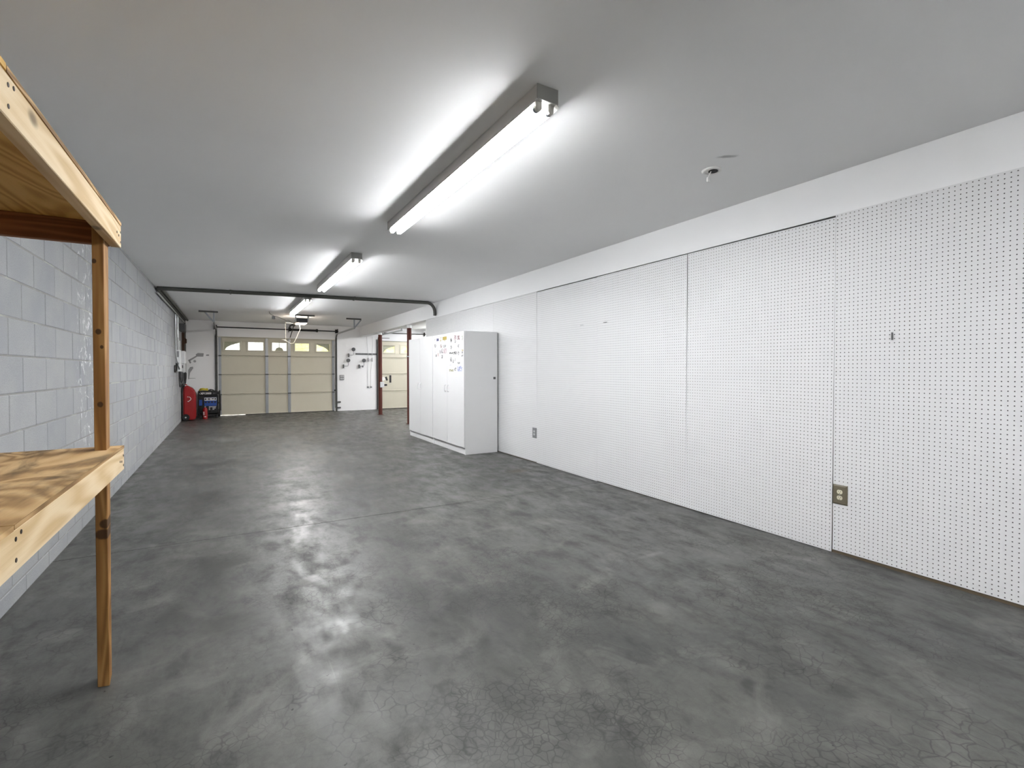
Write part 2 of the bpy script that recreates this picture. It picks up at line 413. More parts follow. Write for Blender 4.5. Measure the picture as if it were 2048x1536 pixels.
# pegboard sheets with real holes, one inch apart
PW, PIT, PT = 1.2192, .0254, .005
def peg_mesh(cols, rows_, r=.0031, n=8):
    vs = []; fs = []; idx = {}
    def corner(i, j):
        if (i, j) not in idx: idx[(i, j)] = len(vs); vs.append((0, i*PIT, j*PIT))
        return idx[(i, j)]
    for i in range(cols):
        for j in range(rows_):
            cs = [corner(i+1, j), corner(i+1, j+1), corner(i, j+1), corner(i, j)]
            c = ((i+.5)*PIT, (j+.5)*PIT); h0 = len(vs)
            for k_ in range(n):
                a = 2*math.pi*k_/n; vs.append((0, c[0]+r*math.cos(a), c[1]+r*math.sin(a)))
            for k_ in range(n):
                a = 2*math.pi*k_/n; vs.append((PT, c[0]+r*math.cos(a), c[1]+r*math.sin(a)))
            # hole vertex directions: 0:+y 1:+y+z 2:+z 3:-y+z 4:-y 5:-y-z 6:-z 7:+y-z
            q = [h0+k_ for k_ in range(n)]
            fs += [(cs[0], cs[1], q[1], q[0]), (cs[0], q[0], q[7]), (cs[1], cs[2], q[3], q[2]), (cs[1], q[2], q[1]),
                   (cs[2], cs[3], q[5], q[4]), (cs[2], q[4], q[3]), (cs[3], cs[0], q[7], q[6]), (cs[3], q[6], q[5])]
            for k_ in range(n):
                k2 = (k_+1) % n; fs.append((q[k_], q[k2], q[k2]+n, q[k_]+n))
    W_, H_ = cols*PIT, rows_*PIT
    rim = [(0, 0, 0), (0, W_, 0), (0, W_, H_), (0, 0, H_), (PT, 0, 0), (PT, W_, 0), (PT, W_, H_), (PT, 0, H_)]
    n0 = len(vs); vs += rim
    fs += [tuple(n0+i for i in f) for f in [(0, 1, 5, 4), (1, 2, 6, 5), (2, 3, 7, 6), (3, 0, 4, 7)]]
    me = bpy.data.meshes.new('pegboard_sheet'); me.from_pydata(vs, [], fs); me.materials.append(M['peg']); me.materials.append(M['core'])
    for i_, p_ in enumerate(me.polygons): p_.material_index = 1 if (i_ % 16 >= 8 and i_ < cols*rows_*16) else 0
    return me
full = peg_mesh(48, 89); part = peg_mesh(20, 89)
S0 = 1.743
dz = {-6: .02, -5: .015, -4: .02, -3: .02, -2: .02, -1: .021, 0: .0024, 1: .007, 2: .002, 3: .012, 4: .010, 5: .015, 6: .012}
dx = {0: -.003, 2: -.002, 4: -.002}
for k in range(-6, 7):
    me = full if k < 6 else part
    o = link('pegboard_sheet', me, None, (XR+dx.get(k, 0), S0+k*PW+(.0008 if k != -1 else -.003), dz[k])); o.scale = (1, .998 if k < 6 else .975, 1); o.rotation_euler.x = {0: .004, 2: .0025, 3: -.001}.get(k, 0); attach(o, wr)
sill = MB().box(XR+.0055, XR+.0295, YF, YP-.02, .0, .018).build('baseboard_right', M['sill']); struct(sill, 'dark wooden sill strip under the pegboard', 'baseboard')

# beam over the pegboard running to the door wall
be = MB().box(XR+.004, XR+.21, YF, L, ZB, H).build('trim_1', M['beam'], bevel=.002); struct(be, 'white boxed ceiling beam above pegboard and steel posts', 'beam')

# door wall with two openings
D1 = (-.215, 2.775, 2.15); D2 = (4.12, 7.11, 2.165)
b = MB(); Y0, Y1 = L, L+.2
for x0, x1, z0, z1 in ((XL-.2, D1[0], 0, H), (D1[0], D1[1], D1[2], H), (D1[1], D2[0], 0, H), (D2[0], D2[1], D2[2], H), (D2[1], XB+.2, 0, H)):
    b.box(x0, x1, Y0, Y1, z0, z1)
wb = b.build('wall_back', M['wall']); struct(wb, 'white wall with two overhead garage doors', 'wall')
MB().box(-.30, 2.86, L-.006, L+.001, D1[2]-.012, D1[2]+.004).build('header_edge', M['doorrim'], wb)
# skim coat patches on the white wall
def patch(poly): MB().prism(poly, 1, L-.002, L+.001).build('skim_patch', M['patch'], wb)
patch([(-.72, 1.60), (-.56, 1.60), (-.55, 1.69), (-.68, 1.695), (-.73, 1.66)])
patch([(-.90, 1.505), (-.72, 1.625), (-.70, 1.60), (-.86, 1.48)])
patch([(-.90, 1.50), (-.86, 1.41), (-.83, 1.44), (-.87, 1.52)])
patch([(p[0], p[2]) for p in arc((-.754, 0, 1.476), .032, 0, 330, 10)])
patch([(-.90, 1.24), (-.86, 1.32), (-.80, 1.335), (-.79, 1.29), (-.86, 1.17), (-.885, 1.0), (-.905, 1.0)])
patch([(-.88, 1.015), (-.74, 1.022), (-.74, 1.03), (-.88, 1.03)])
patch([(-.50, 1.62), (-.43, 1.625), (-.43, 1.66), (-.49, 1.66)])
struct(MB().box(XL-.2, XB+.2, YF-.2, YF, 0, H).build('wall_front', M['wall']), 'plain white wall behind the viewer', 'wall')
struct(MB().box(XB, XB+.2, YP, L, 0, H).build('wall_bay_side', M['wall']), 'white side wall of the second bay', 'wall')
struct(MB().box(XR+.17, XB+.2, YP-.15, YP, 0, H).build('wall_bay_front', M['wall']), 'white end wall of the second bay', 'wall')

# outdoors
gr = MB().box(-30, 40, L+.25, 60, -.25, -.02).build('driveway', M['drive']); struct(gr, 'pale concrete driveway outside the doors', 'ground')
def hedge(name, cx, cy, lx, ly, hz, label, seed):
    rnd = random.Random(seed); bm = bmesh.new(); bmesh.ops.create_icosphere(bm, subdivisions=4, radius=1)
    for v in bm.verts:
        s = 1+.16*math.sin(7*v.co.x+seed)*math.cos(9*v.co.z+seed)+rnd.uniform(-.09, .09)
        v.co = Vector((v.co.x*lx*s, v.co.y*ly*s, max(v.co.z*s, -1)*hz/2+hz/2-.03))
    me = bpy.data.meshes.new(name); bm.to_mesh(me); bm.free(); me.materials.append(M['leaf'])
    o = link(name, me, None, (cx, cy, 0)); return tag(o, label, 'bush')
hedge('bush', 4.2, 24., 1.7, 1.5, 3.6, 'pale leafy bush outside, seen through right windows of the first door', 2)
hedge('bush', 8.9, 27., 2.1, 1.5, 3.4, 'leafy bush outside, seen through windows of the second door', 5)

# ------------------------------------------------------------------ overhead doors
def clip(p, d, r):
    """part of the ray p+t*d (t>0) inside rectangle r"""
    t0, t1 = 0., 1e9
    for i in range(2):
        lo, hi = r[i*2], r[i*2+1]
        if abs(d[i]) < 1e-9:
            if not lo <= p[i] <= hi: return None
            continue
        a, b_ = (lo-p[i])/d[i], (hi-p[i])/d[i]
        t0, t1 = max(t0, min(a, b_)), min(t1, max(a, b_))
    return (t0, t1) if t1 > t0+.01 else None
def overhead_door(name, D, label, gap_to=None):
    x0, x1, top = D[0]+.003, D[1]-.003, D[2]-.012
    yi = L+.012; root = struct(thing(name, ((x0+x1)/2, yi, 0), label, 'garage door'))
    zs = [.014, .575, 1.118, 1.633, top]; cx = (x0+x1)/2
    wc = [cx+t for t in (-1.18, -.60, 0, .60, 1.18)]; ww, wz0, wz1 = .43, 1.765, 2.045
    for i in range(4):
        b = MB(); z0, z1 = zs[i]+.007, zs[i+1]-.007
        if i < 3:
            b.box(x0, x1, yi+.012, yi+.05, z0, z1); b.box(x0, x1, yi+.035, yi+.045, z1-.002, z1+.03)
            b.box(x0, x1, yi, yi+.02, z1-.022, z1); b.box(x0, x1, yi, yi+.02, z0, z0+.022)
        else:
            b.box(x0, x1, yi+.002, yi+.05, z0, wz0); b.box(x0, x1, yi+.002, yi+.05, wz1, z1)
            ed = [x0]+[e for c in wc for e in (c-ww/2, c+ww/2)]+[x1]
            for k_ in range(0, len(ed), 2): b.box(ed[k_], ed[k_+1], yi+.002, yi+.05, wz0, wz1)
        b.build('door_section', M['door'], root, bevel=.002)
    # windows
    for wi, c in enumerate(wc):
        b = MB(); a0, a1 = c-ww/2, c+ww/2; t = .03
        for r in ((a0-.012, a1+.012, wz0-.012, wz0+t), (a0-.012, a1+.012, wz1-t, wz1+.012), (a0-.012, a0+t, wz0+t, wz1-t), (a1-t, a1+.012, wz0+t, wz1-t)):
            b.box(r[0], r[1], yi-.012, yi+.004, r[2], r[3])
        wn = b.build('window', M['doorrim'], root, bevel=.003)
        g = (a0+t, a1-t, wz0+t, wz1-t)
        MB().box(a0+.002, a1-.002, yi+.022, yi+.026, wz0+.002, wz1-.002).build('pane', M['glass'], wn)
        zc = wz0+t-.005; A, B = 1.335, .30
        ya, yb = yi+.03, yi+.038
        if wi in (0, 4):
            n = 14; lo, hi = g[0], g[1]
            pts = []
            for k_ in range(n+1):
                X = lo+(hi-lo)*k_/n; u = (X-cx)/A
                pts.append((X, min(g[3], zc+B*math.sqrt(max(0, 1-u*u)) if abs(u) < 1 else g[2])))
            bb = MB()
            for (xa, za), (xb, zb) in zip(pts, pts[1:]):
                za, zb = max(za, g[2]), max(zb, g[2])
                bb.hexa([(xa, ya, za), (xb, ya, zb), (xb, yb, zb), (xa, yb, za), (xa, ya, g[3]+.02), (xb, ya, g[3]+.02), (xb, yb, g[3]+.02), (xa, yb, g[3]+.02)])
            bb.build('arch_insert', M['door'], wn)
        bb = MB(); cnt = 0
        for ang in (7.5, 20, 47, 90, 133, 160, 172.5):
            d = (math.cos(math.radians(ang)), math.sin(math.radians(ang))); t_ = clip((cx, zc), d, g)
            if not t_: continue
            p0 = (cx+d[0]*t_[0], (ya+yb)/2, zc+d[1]*t_[0]); p1 = (cx+d[0]*t_[1], (ya+yb)/2, zc+d[1]*t_[1])
            bb.bar(p0, p1, .017, .006); cnt += 1
        if cnt: bb.build('sunburst_spoke', M['door'], wn)
        if wi == 2:
            MB().prism([(p[0], p[2]) for p in arc((cx, 0, zc), .105, 0, 180, 14)], 1, ya-.001, yb+.001).build('sunburst_hub', M['door'], wn)
    for r in ((x0-.02, x0+.025, 0, top), (x1-.025, x1+.02, 0, top), (x0-.02, x1+.02, top-.02, top+.03)):
        MB().box(r[0], r[1], yi+.052, yi+.075, r[2]+.002, r[3]).build('weather_stop', M['doorrim'], root)
    # stiles, hinges
    for X, wd in ((x0+.03, .06), (x0+1.165, .075), (x0+1.745, .075), (x1-.03, .06)):
        for i in range(4):
            MB().box(X-wd/2, X+wd/2, yi-.016, yi+.001, zs[i]+.006, zs[i+1]-.006).build('stile', M['galv'], root, bevel=.003)
        for i in (1, 2, 3):
            MB().box(X-wd/2-.006, X+wd/2+.006, yi-.024, yi-.012, zs[i]-.016, zs[i]+.016).build('hinge', M['dkgrey'], root, bevel=.003)
    if gap_to: MB().box(gap_to, x1, yi, yi+.05, .0, .016).build('bottom_seal', M['seal'], root)
    else: MB().box(x0, x1, yi, yi+.05, .0, .016).build('bottom_seal', M['seal'], root)
    return root
d1 = overhead_door('door_1', D1, 'almond sectional garage door with five sunburst windows', .42)
d2 = overhead_door('door_2', D2, 'almond sectional garage door behind the red posts')
# white disc and black strips stuck on the second door
MB().lathe([(.062, 0), (.062, -.004)], (4.262, L+.026, .958), 1, 24).build('white_disc', M['whitepl'], d2)
for c, wx, hz, a in (((4.362, .965), .058, .125, 20), ((4.486, .953), .06, .235, 0), ((4.312, .764), .135, .058, 0)):
    ca, sa = math.cos(math.radians(a)), math.sin(math.radians(a))
    MB().prism([(c[0]+x*ca-z*sa, c[1]+x*sa+z*ca) for x, z in ((-wx/2, -hz/2), (wx/2, -hz/2), (wx/2, hz/2), (-wx/2, hz/2))], 1, L+.019, L+.024).build('black_strip', M['blackpl'], d2)

# tracks
def door_track(side, D, label, hang=True, Yend=12.86):
    x = D[0]-.045 if side < 0 else D[1]+.045
    root = thing('door_track', (x, L, 0), label, 'door track')
    b = MB(); b.box(x-.018, x+.018, L-.055, L-.051, 0, 2.05); b.box(x-.018, x-.014, L-.055, L-.02, 0, 2.05); b.box(x+.014, x+.018, L-.055, L-.02, 0, 2.05)
    b.build('vertical_track', M['dkgalv'], root)
    MB().box(x+side*.024-.003, x+side*.024+.003, L-.05, L-.001, 0, 2.2).build('jamb_angle', M['black'], root)
    for z in (.1, .75, 1.4, 1.95): MB().box(x-.02, x+.02, L-.022, L-.001, z, z+.05).build('track_bracket', M['galv'], root)
    cv = arc((x, L-.30, 2.05), .27, 0, 90, 8, (1, 2))
    MB().tube(cv, .018, 8).build('curved_track', M['dkgalv'], root)
    zt = 2.32
    b = MB(); b.box(x-.018, x+.018, Yend-.02, L-.29, zt+.012, zt+.016); b.box(x-.018, x-.014, Yend-.02, L-.29, zt-.02, zt+.016); b.box(x+.014, x+.018, Yend-.02, L-.29, zt-.02, zt+.016)
    b.build('horizontal_track', M['bright'], root)
    xo = x+side*.02
    if hang:
        bx0 = -.55 if side < 0 else 2.62
        MB().box(bx0, bx0+.37, Yend-.035, Yend+.005, H-.035, H-.0005).build('ceiling_angle', M['dkgalv'], root)
        MB().bar((x, Yend, zt), (x, Yend, H-.03), .034, .006, (0, 1, 0)).build('hanger_strap', M['galv'], root)
        MB().bar((x, Yend-.008, zt), (x+side*.17, Yend-.008, H-.03), .034, .005, (0, 1, 0)).build('hanger_brace', M['galv'], root)
    else:
        MB().bar((x, Yend, zt), (x, Yend, H-.001), .034, .006, (0, 1, 0)).build('hanger_strap', M['galv'], root)
    # roller and cable
    MB().tube([(x-side*.02, L-.03, .63), (x-side*.06, L-.03, .63)], .02, 10).build('roller', M['blackpl'], root)
    MB().tube([(x-side*.03, L-.02, .1), (x-side*.02, L-.05, 2.36)], .003, 6).build('lift_cable', M['black'], root)
    return root
door_track(-1, D1, 'steel track and hanger at left edge of the first garage door')
door_track(1, D1, 'steel track and hanger at right edge of the first garage door')
door_track(-1, D2, 'steel track at left edge of the second garage door', False, 12.9)

# torsion shaft over door 1
ts = thing('torsion_shaft', (1.28, L-.09, 2.40), 'black torsion shaft with spring above the first garage door', 'door spring')
zsft = 2.40
MB().tube([(-.30, L-.09, zsft), (2.88, L-.09, zsft)], .015, 10).build('shaft', M['black'], ts, smooth=True)
b = MB(); n = 46
MB().tube([(1.58, L-.09, zsft), (2.25, L-.09, zsft)], .03, 14).build('spring', M['black'], ts, smooth=True)
for X in (1.555, 2.275): MB().tube([(X-.025, L-.09, zsft), (X+.025, L-.09, zsft)], .045, 14).build('spring_cone', M['black'], ts)
for X in (-.27, 2.82): MB().tube([(X-.03, L-.09, zsft), (X+.03, L-.09, zsft)], .055, 14).build('cable_drum', M['black'], ts)
for X in (-.31, 1.52, 2.86): MB().box(X-.004, X+.004, L-.13, L-.0005, zsft-.07, zsft+.07).build('bearing_plate', M['black'], ts)

ts2 = thing('torsion_shaft', (5.6, L-.09, 2.41), 'thin steel shaft above the second garage door behind the red posts', 'door spring')
MB().tube([(4.16, L-.09, 2.41), (7.2, L-.09, 2.41)], .013, 8).build('shaft', M['dkgalv'], ts2)
for X in (4.2, 5.6, 7.15): MB().box(X-.004, X+.004, L-.13, L-.0005, 2.35, 2.47).build('bearing_plate', M['dkgalv'], ts2)
sp = MB().tube([(4.2, L-.02, 2.245), (4.45, L-.03, 2.25)], .008, 8); sp.build('cable_guide', M['dkgalv'], ts2)

# opener
op = thing('garage_door_opener', (1.535, 12.6, 2.36), 'grey box garage door opener hung below ceiling with lit lamp', 'door opener')
MB().box(1.42, 1.655, 12.55, 12.95, 2.372, 2.468).build('motor_housing', M['patch'], op, bevel=.012, seg=2)
MB().box(1.417, 1.658, 12.545, 12.56, 2.366, 2.474).build('housing_rim', M['black'], op, bevel=.004)
MB().box(1.43, 1.645, 12.55, 12.93, 2.352, 2.371).build('lamp_lens', M['lens'], op, bevel=.004)
MB().box(1.435, 1.64, 12.951, 12.965, 2.375, 2.455).build('rear_fill', M['added_fill'], op, bevel=.003)  # unseen glowing face added to brighten the door and its wall
for X in (1.41, 1.665):
    MB().bar((X, 12.62, 2.40), (X+(.02 if X > 1.5 else -.005), 12.62, H-.032), .03, .004, (0, 1, 0)).build('hanger_strap', M['galv'], op)
MB().box(1.35, 1.83, 12.60, 12.64, H-.034, H-.0005).build('ceiling_angle', M['dkgalv'], op)
MB().bar((1.535, 12.95, 2.45), (1.545, L-.135, 2.50), .035, .03).build('rail', M['black'], op)
MB().box(1.51, 1.58, 14.2, 14.32, 2.42, 2.50).build('trolley', M['black'], op, bevel=.01)
MB().bar((1.545, L-.125, 2.53), (1.545, L-.125, 2.44), .03, .012).build('header_bracket', M['black'], op)
MB().bar((1.545, 14.28, 2.43), (1.545, L-.16, 2.17), .02, .008).build('door_arm', M['black'], op)
MB().tube([(1.50, 12.54, 2.47), (1.53, 12.53, 2.42), (1.56, 12.53, 2.38), (1.57, 12.54, 2.35)], .006, 6).build('power_lead', M['black'], op)

wi = thing('control_wire', (.85, 12.3, H), 'thin black wire with small grey box drooping from ceiling to opener rail', 'wire')
def sc(P, Y): k = Y/P[1]; return (P[0]*k, Y, CAMH+(P[2]-CAMH)*k)
W = [(.879, 13.2, 2.662), (.891, 13.2, 2.616), (.974, 13.2, 2.564), (1.077, 13.2, 2.541), (1.247, 13.2, 2.471), (1.30, 13.2, 2.477), (1.392, 13.2, 2.424), (1.52, 13.2, 2.43)]
YS = [12.31, 12.36, 12.5, 12.6, 12.8, 12.9, 13.1, 13.2]
MB().tube([sc(q, y) for q, y in zip(W, YS)], .005, 6).build('lead', M['black'], wi)
q = sc(W[2], 12.5); MB().box(q[0]-.035, q[0]+.035, 12.48, 12.53, q[2]-.075, q[2]-.005).build('wire_box', M['grey'], wi, bevel=.004)

rp = thing('pull_rope', (1.3, 12.9, 1.9), 'white looped emergency pull rope hanging in front of door windows', 'rope')
MB().tube([(1.49, 13.6, 2.43), (1.30, 13.1, 2.40), (1.207, 12.9, 2.386), (1.214, 12.9, 2.175), (1.212, 12.9, 1.962)], .006, 7).build('cord', M['rope'], rp, smooth=True)
MB().tube([(1.212, 12.9, 1.955), (1.25, 12.9, 1.93), (1.324, 12.9, 1.885), (1.38, 12.9, 1.893), (1.41, 12.9, 1.93), (1.48, 12.9, 2.10), (1.544, 12.92, 2.245), (1.55, 13.2, 2.43)], .006, 7).build('cord', M['rope'], rp, smooth=True)
MB().tube([(1.119, 12.9, 1.967), (1.16, 12.9, 1.972), (1.20, 12.9, 1.955), (1.235, 12.9, 1.935)], [.006, .008, .018, .01], 7).build('knot', M['rope'], rp, smooth=True)

# ------------------------------------------------------------------ steel posts
def steel_post(x, y, label, zw, box_z, box_side):
    r = thing('steel_post', (x, y, 0), label, 'post', 'red steel posts under the beam')
    MB().lathe([(.052, .008), (.052, zw)], (x, y, 0), 2, 24).build('column', M['redpost'], r, smooth=True)
    MB().lathe([(.055, zw), (.055, ZB-.008)], (x, y, 0), 2, 24).build('painted_top', M['wall'], r, smooth=True)
    MB().box(x-.09, x+.09, y-.07, y+.07, ZB-.008, ZB-.0005).build('top_plate', M['wall'], r)
    MB().box(x-.07, x+.07, y-.07, y+.07, 0, .008).build('base_plate', M['redpost'], r)
    MB().box(x+box_side-.055, x+box_side+.055, y-.095, y-.05, box_z-.07, box_z+.08).build('switch_box', M['ltgrey'], r, bevel=.005)
    return r
p1 = steel_post(3.655, 13.5, 'red steel post farther from the cabinets, before the second door', 2.215, .83, .03)
p2 = steel_post(3.60, 10.83, 'red steel post right behind the white cabinets', 2.20, .93, .03)
MB().lathe([(.06, 1.54), (.06, 1.56)], (3.60, 10.83, 0), 2, 20).build('clamp_band', M['galv'], p2)

# ------------------------------------------------------------------ fluorescent fixtures
def fluo(x, y, label):
    r = thing('fluorescent_light', (x, y, H), label, 'light fixture', 'eight foot fluorescent strip lights')
    ln, hw, dz_ = 2.44, .057, .068
    zb = H-dz_
    b = MB(); b.prism([(x-hw, H-.0005), (x-hw-.002, H-.012), (x-hw, zb+.004), (x-hw-.011, zb-.015), (x-hw-.010, zb-.017), (x-hw+.006, zb), (x+hw-.006, zb), (x+hw+.010, zb-.0165), (x+hw+.011, zb-.0145), (x+hw, zb+.004), (x+hw+.002, H-.012), (x+hw, H-.0005)], 1, y+.004, y+ln-.004)
    b.build('housing', M['fixture'], r)
    for yy in (y, y+ln-.004):
        MB().box(x-hw-.003, x+hw+.003, yy, yy+.004, zb-.001, H-.0005).build('end_plate', M['fixend'], r, bevel=.001)
    for s in (-1, 1):
        tx, tz = x+s*.034, zb-.023
        MB().tube([(tx, y+.055, tz), (tx, y+ln-.055, tz)], .019, 16).build('lamp_tube', M['tube'], r, smooth=True)
        for yy in (y+.022, y+ln-.042):
            MB().prism([(tx-.017, zb), (tx+.017, zb), (tx+.017, tz-.006), (tx+.009, tz-.018), (tx-.009, tz-.018), (tx-.017, tz-.006)], 1, yy, yy+.02).build('lamp_socket', M['socket'], r, bevel=.002)
        for yy in (y+.042, y+ln-.055):
            MB().tube([(tx, yy, tz), (tx, yy+.013, tz)], .0195, 14).build('tube_cap', M['galv'], r)
    return r
fluo(1.307, 1.90, 'double fluorescent tube light nearest to the viewer, largest of three')
fluo(1.33, -2.3, 'added fill light, a double fluorescent tube just behind the viewer')  # unseen fixture added to fill the near ceiling and pegboard
fluo(1.33, -5.3, 'added fill light, a double fluorescent tube at the closed end behind the viewer')  # second unseen fixture added behind the viewer for fill
fluo(1.272, 5.655, 'middle double fluorescent tube light before the ceiling conduit')
fluo(1.245, 9.35, 'farthest double fluorescent tube light just beyond the ceiling conduit')

fluo(5.60, 9.9, 'added unseen double fluorescent tube light in the second bay behind the pegboard wall')  # unseen bay fixture added to brighten the far wall
fluo(5.60, 12.5, 'added unseen double fluorescent tube light in the second bay nearest its door')  # added with the one above to lift the far end

# smoke detector base
sm = thing('smoke_detector_mount', (2.79, 2.14, H), 'round white ceiling mount with dangling connector right of the nearest light', 'smoke detector')
b = MB(); b.lathe([(.062, -.0005), (.062, -.006), (.055, -.012), (.045, -.012), (.043, -.005)], (2.79, 2.14, H), 2, 28); b.build('mount_ring', M['whitepl'], sm, smooth=True)
MB().lathe([(.03, -.004), (.03, -.010)], (2.80, 2.135, H), 2, 16).build('junction_hole', M['slot'], sm)
MB().tube([(2.785, 2.14, H-.008), (2.78, 2.15, H-.03), (2.775, 2.155, H-.05)], .004, 6).build('wire', M['whitepl'], sm)
MB().box(2.765, 2.787, 2.148, 2.162, H-.078, H-.046).build('connector', M['whitepl'], sm, bevel=.003)

# ------------------------------------------------------------------ conduits
cu = thing('ceiling_conduit', (1.2, 9.2, H), 'pair of grey conduits crossing the ceiling and bending into the beam', 'conduit')
for i, dy in enumerate((0, .055)):
    zc_ = H-.028; x_e = 3.34+.02*i
    pts = [(XL+.03, 9.50+dy, zc_), (.78, 9.23+dy, zc_), (2.2, 9.06+dy, zc_), (x_e-.06, 8.935+dy*1.1, zc_)]
    pts += [(x_e+.16*math.sin(t)-.0, 8.93+dy*1.1+.05*math.sin(t), zc_-.16*(1-math.cos(t))) for t in [math.radians(a) for a in (0, 20, 40, 60, 80)]]
    pts += [(x_e+.165, 8.985+dy*1.1, zc_-.2), (x_e+.165, 8.99+dy*1.1, 2.31)]
    MB().tube(pts, .026, 12).build('pipe', M['dkgalv'], cu, smooth=True)
    for X in (.1, 1.9): MB().box(X-.012, X+.012, 9.5-.115*(X+.958)/1.74-.045+dy, 9.5-.115*(X+.958)/1.74+.045+dy, H-.06, H-.0005) if False else None
for X, Y in ((.05, 9.345), (2.0, 9.085)):
    MB().box(X-.012, X+.012, Y-.035, Y+.10, H-.057, H-.0005).build('pipe_strap', M['dkgalv'], cu)

for j, (dx_, dz__, r_, mt, lb) in enumerate(((.035, .03, .026, 'dkgalv', 'grey conduit closest to the block wall in the ceiling corner'),
                                            (.092, .028, .024, 'dkgalv', 'dark conduit along the ceiling farthest from the block wall'),
                                            (.030, .088, .014, 'bright', 'thin bright conduit lowest on the block wall near ceiling'))):
    o = MB().tube([(XL+dx_, 9.55, H-dz__), (XL+dx_, 12.2, H-dz__), (XL+dx_, 14.6, H-dz__), (XL+dx_, 15.2, H-dz__)], r_, 12).build('wall_conduit', M[mt], smooth=True)
    tag(o, lb, 'conduit', 'conduits in the left ceiling corner')

# electrical gear on the left wall
eb = thing('electrical_panel', (XL, 13.15, 1.2), 'white electrical panel nearest the viewer on block wall with vertical conduits', 'electrical panel')
MB().box(XL, XL+.078, 13.0, 13.34, 1.395, 1.69).build('cabinet', M['panel'], eb, bevel=.005)
MB().box(XL+.012, XL+.058, 12.994, 13.0, 1.53, 1.66).build('nameplate', M['grey'], eb)
MB().box(XL+.078, XL+.084, 13.02, 13.32, 1.41, 1.675).build('cover', M['panel'], eb, bevel=.002)
MB().box(XL+.02, XL+.085, 13.02, 13.34, 1.215, 1.393).build('wiring_trough', M['panel'], eb, bevel=.005)
MB().hexa([(XL+.005, 12.99, 1.40), (XL+.03, 12.99, 1.39), (XL+.03, 13.018, 1.39), (XL+.005, 13.018, 1.40), (XL+.055, 12.99, 1.25), (XL+.08, 12.99, 1.26), (XL+.08, 13.018, 1.26), (XL+.055, 13.018, 1.25)]).build('trough_flap', M['dkgrey'], eb)
MB().tube([(XL+.02, 12.78, 2.45), (XL+.02, 12.78, 1.62), (XL+.022, 12.80, 1.52), (XL+.03, 12.9, 1.43), (XL+.045, 12.985, 1.37)], .013, 8).build('conduit_riser', M['bright'], eb, smooth=True)
MB().tube([(XL+.035, 13.1, 2.45), (XL+.035, 13.1, 1.69)], .012, 8).build('conduit_riser', M['bright'], eb, smooth=True)
MB().tube([(XL+.06, 13.16, 1.90), (XL+.06, 13.16, 1.69)], .010, 8).build('conduit_riser', M['bright'], eb, smooth=True)
e2 = thing('transfer_switch', (XL, 14.2, 1.2), 'second white electrical box right of the panel close to the corner', 'electrical panel')
MB().box(XL, XL+.10, 14.0, 14.4, 1.40, 1.70).build('cabinet', M['panel'], e2, bevel=.005)
MB().box(XL+.10, XL+.106, 14.03, 14.37, 1.42, 1.68).build('cover', M['panel'], e2)
MB().box(XL+.01, XL+.095, 14.05, 14.38, 1.19, 1.398).build('wiring_trough', M['ltgrey'], e2, bevel=.006)
MB().box(XL+.045, XL+.062, 14.04, 14.05, 1.29, 1.36).build('toggle', M['blackpl'], e2)
jb = MB().box(XL, XL+.11, 14.02, 14.42, 2.17, 2.36).build('junction_box', M['dkgrey'], bevel=.005); tag(jb, 'dark grey square junction box high on block wall', 'junction box')
bd = thing('timber_board', (XL, 14.8, 1.6), 'upright brown timber board beside the junction box, darkened for the shaded recess', 'board')
MB().box(XL, XL+.05, 14.66, 14.76, 1.70, 2.17).build('plank', M['wood'], bd, bevel=.003)  # planks widened and darkened to fill the shaded recess
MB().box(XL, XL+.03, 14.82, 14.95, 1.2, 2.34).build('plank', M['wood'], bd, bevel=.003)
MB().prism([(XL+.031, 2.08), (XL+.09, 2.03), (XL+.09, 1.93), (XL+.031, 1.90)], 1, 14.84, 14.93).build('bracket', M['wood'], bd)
o = MB().tube([(XL+.03, 15.28, .95), (XL+.03, 15.28, 2.42), (XL+.03, 15.2, 2.50)], .02, 10).build('corner_shade_strip', M['dkgalv'], smooth=True); tag(o, 'dark upright strip standing in for the shaded gap in the far left corner', 'conduit')  # dark tube added to draw the shaded gap in the corner
rnd = random.Random(3)
cb = thing('hanging_cable', (XL+.05, 13.5, 1.2), 'bundle of black cables looping down below the electrical boxes', 'cable')
for x_, y_, zt_, zl, wd in ((.045, 13.08, 1.205, .86, .03), (.06, 13.16, 1.205, .95, .04), (.05, 14.1, 1.175, .84, .035), (.075, 14.18, 1.175, .98, .03), (.06, 14.28, 1.175, .90, .035)):
    pts = []
    for k in range(13):
        a = math.pi*k/12; pts.append((XL+x_-wd*.6*math.cos(a)*.8+.02, y_+.06*math.cos(a)*-1+.06, zt_-(zt_-zl)*math.sin(a)**.6 if 0 < k < 12 else zt_))
    MB().tube(pts, .009, 7).build('loop', M['blackpl'], cb, smooth=True)
dk = MB().lathe([(.0, 0), (.075, .0), (.085, .012), (.08, .028), (.05, .032), (.0, .032)], (XL+.001, 12.62, 1.27), 0, 18).build('black_disk', M['blackpl'], smooth=True); tag(dk, 'flat black round reel hung on block wall below panel', 'disk')  # flat black disk set on the block wall

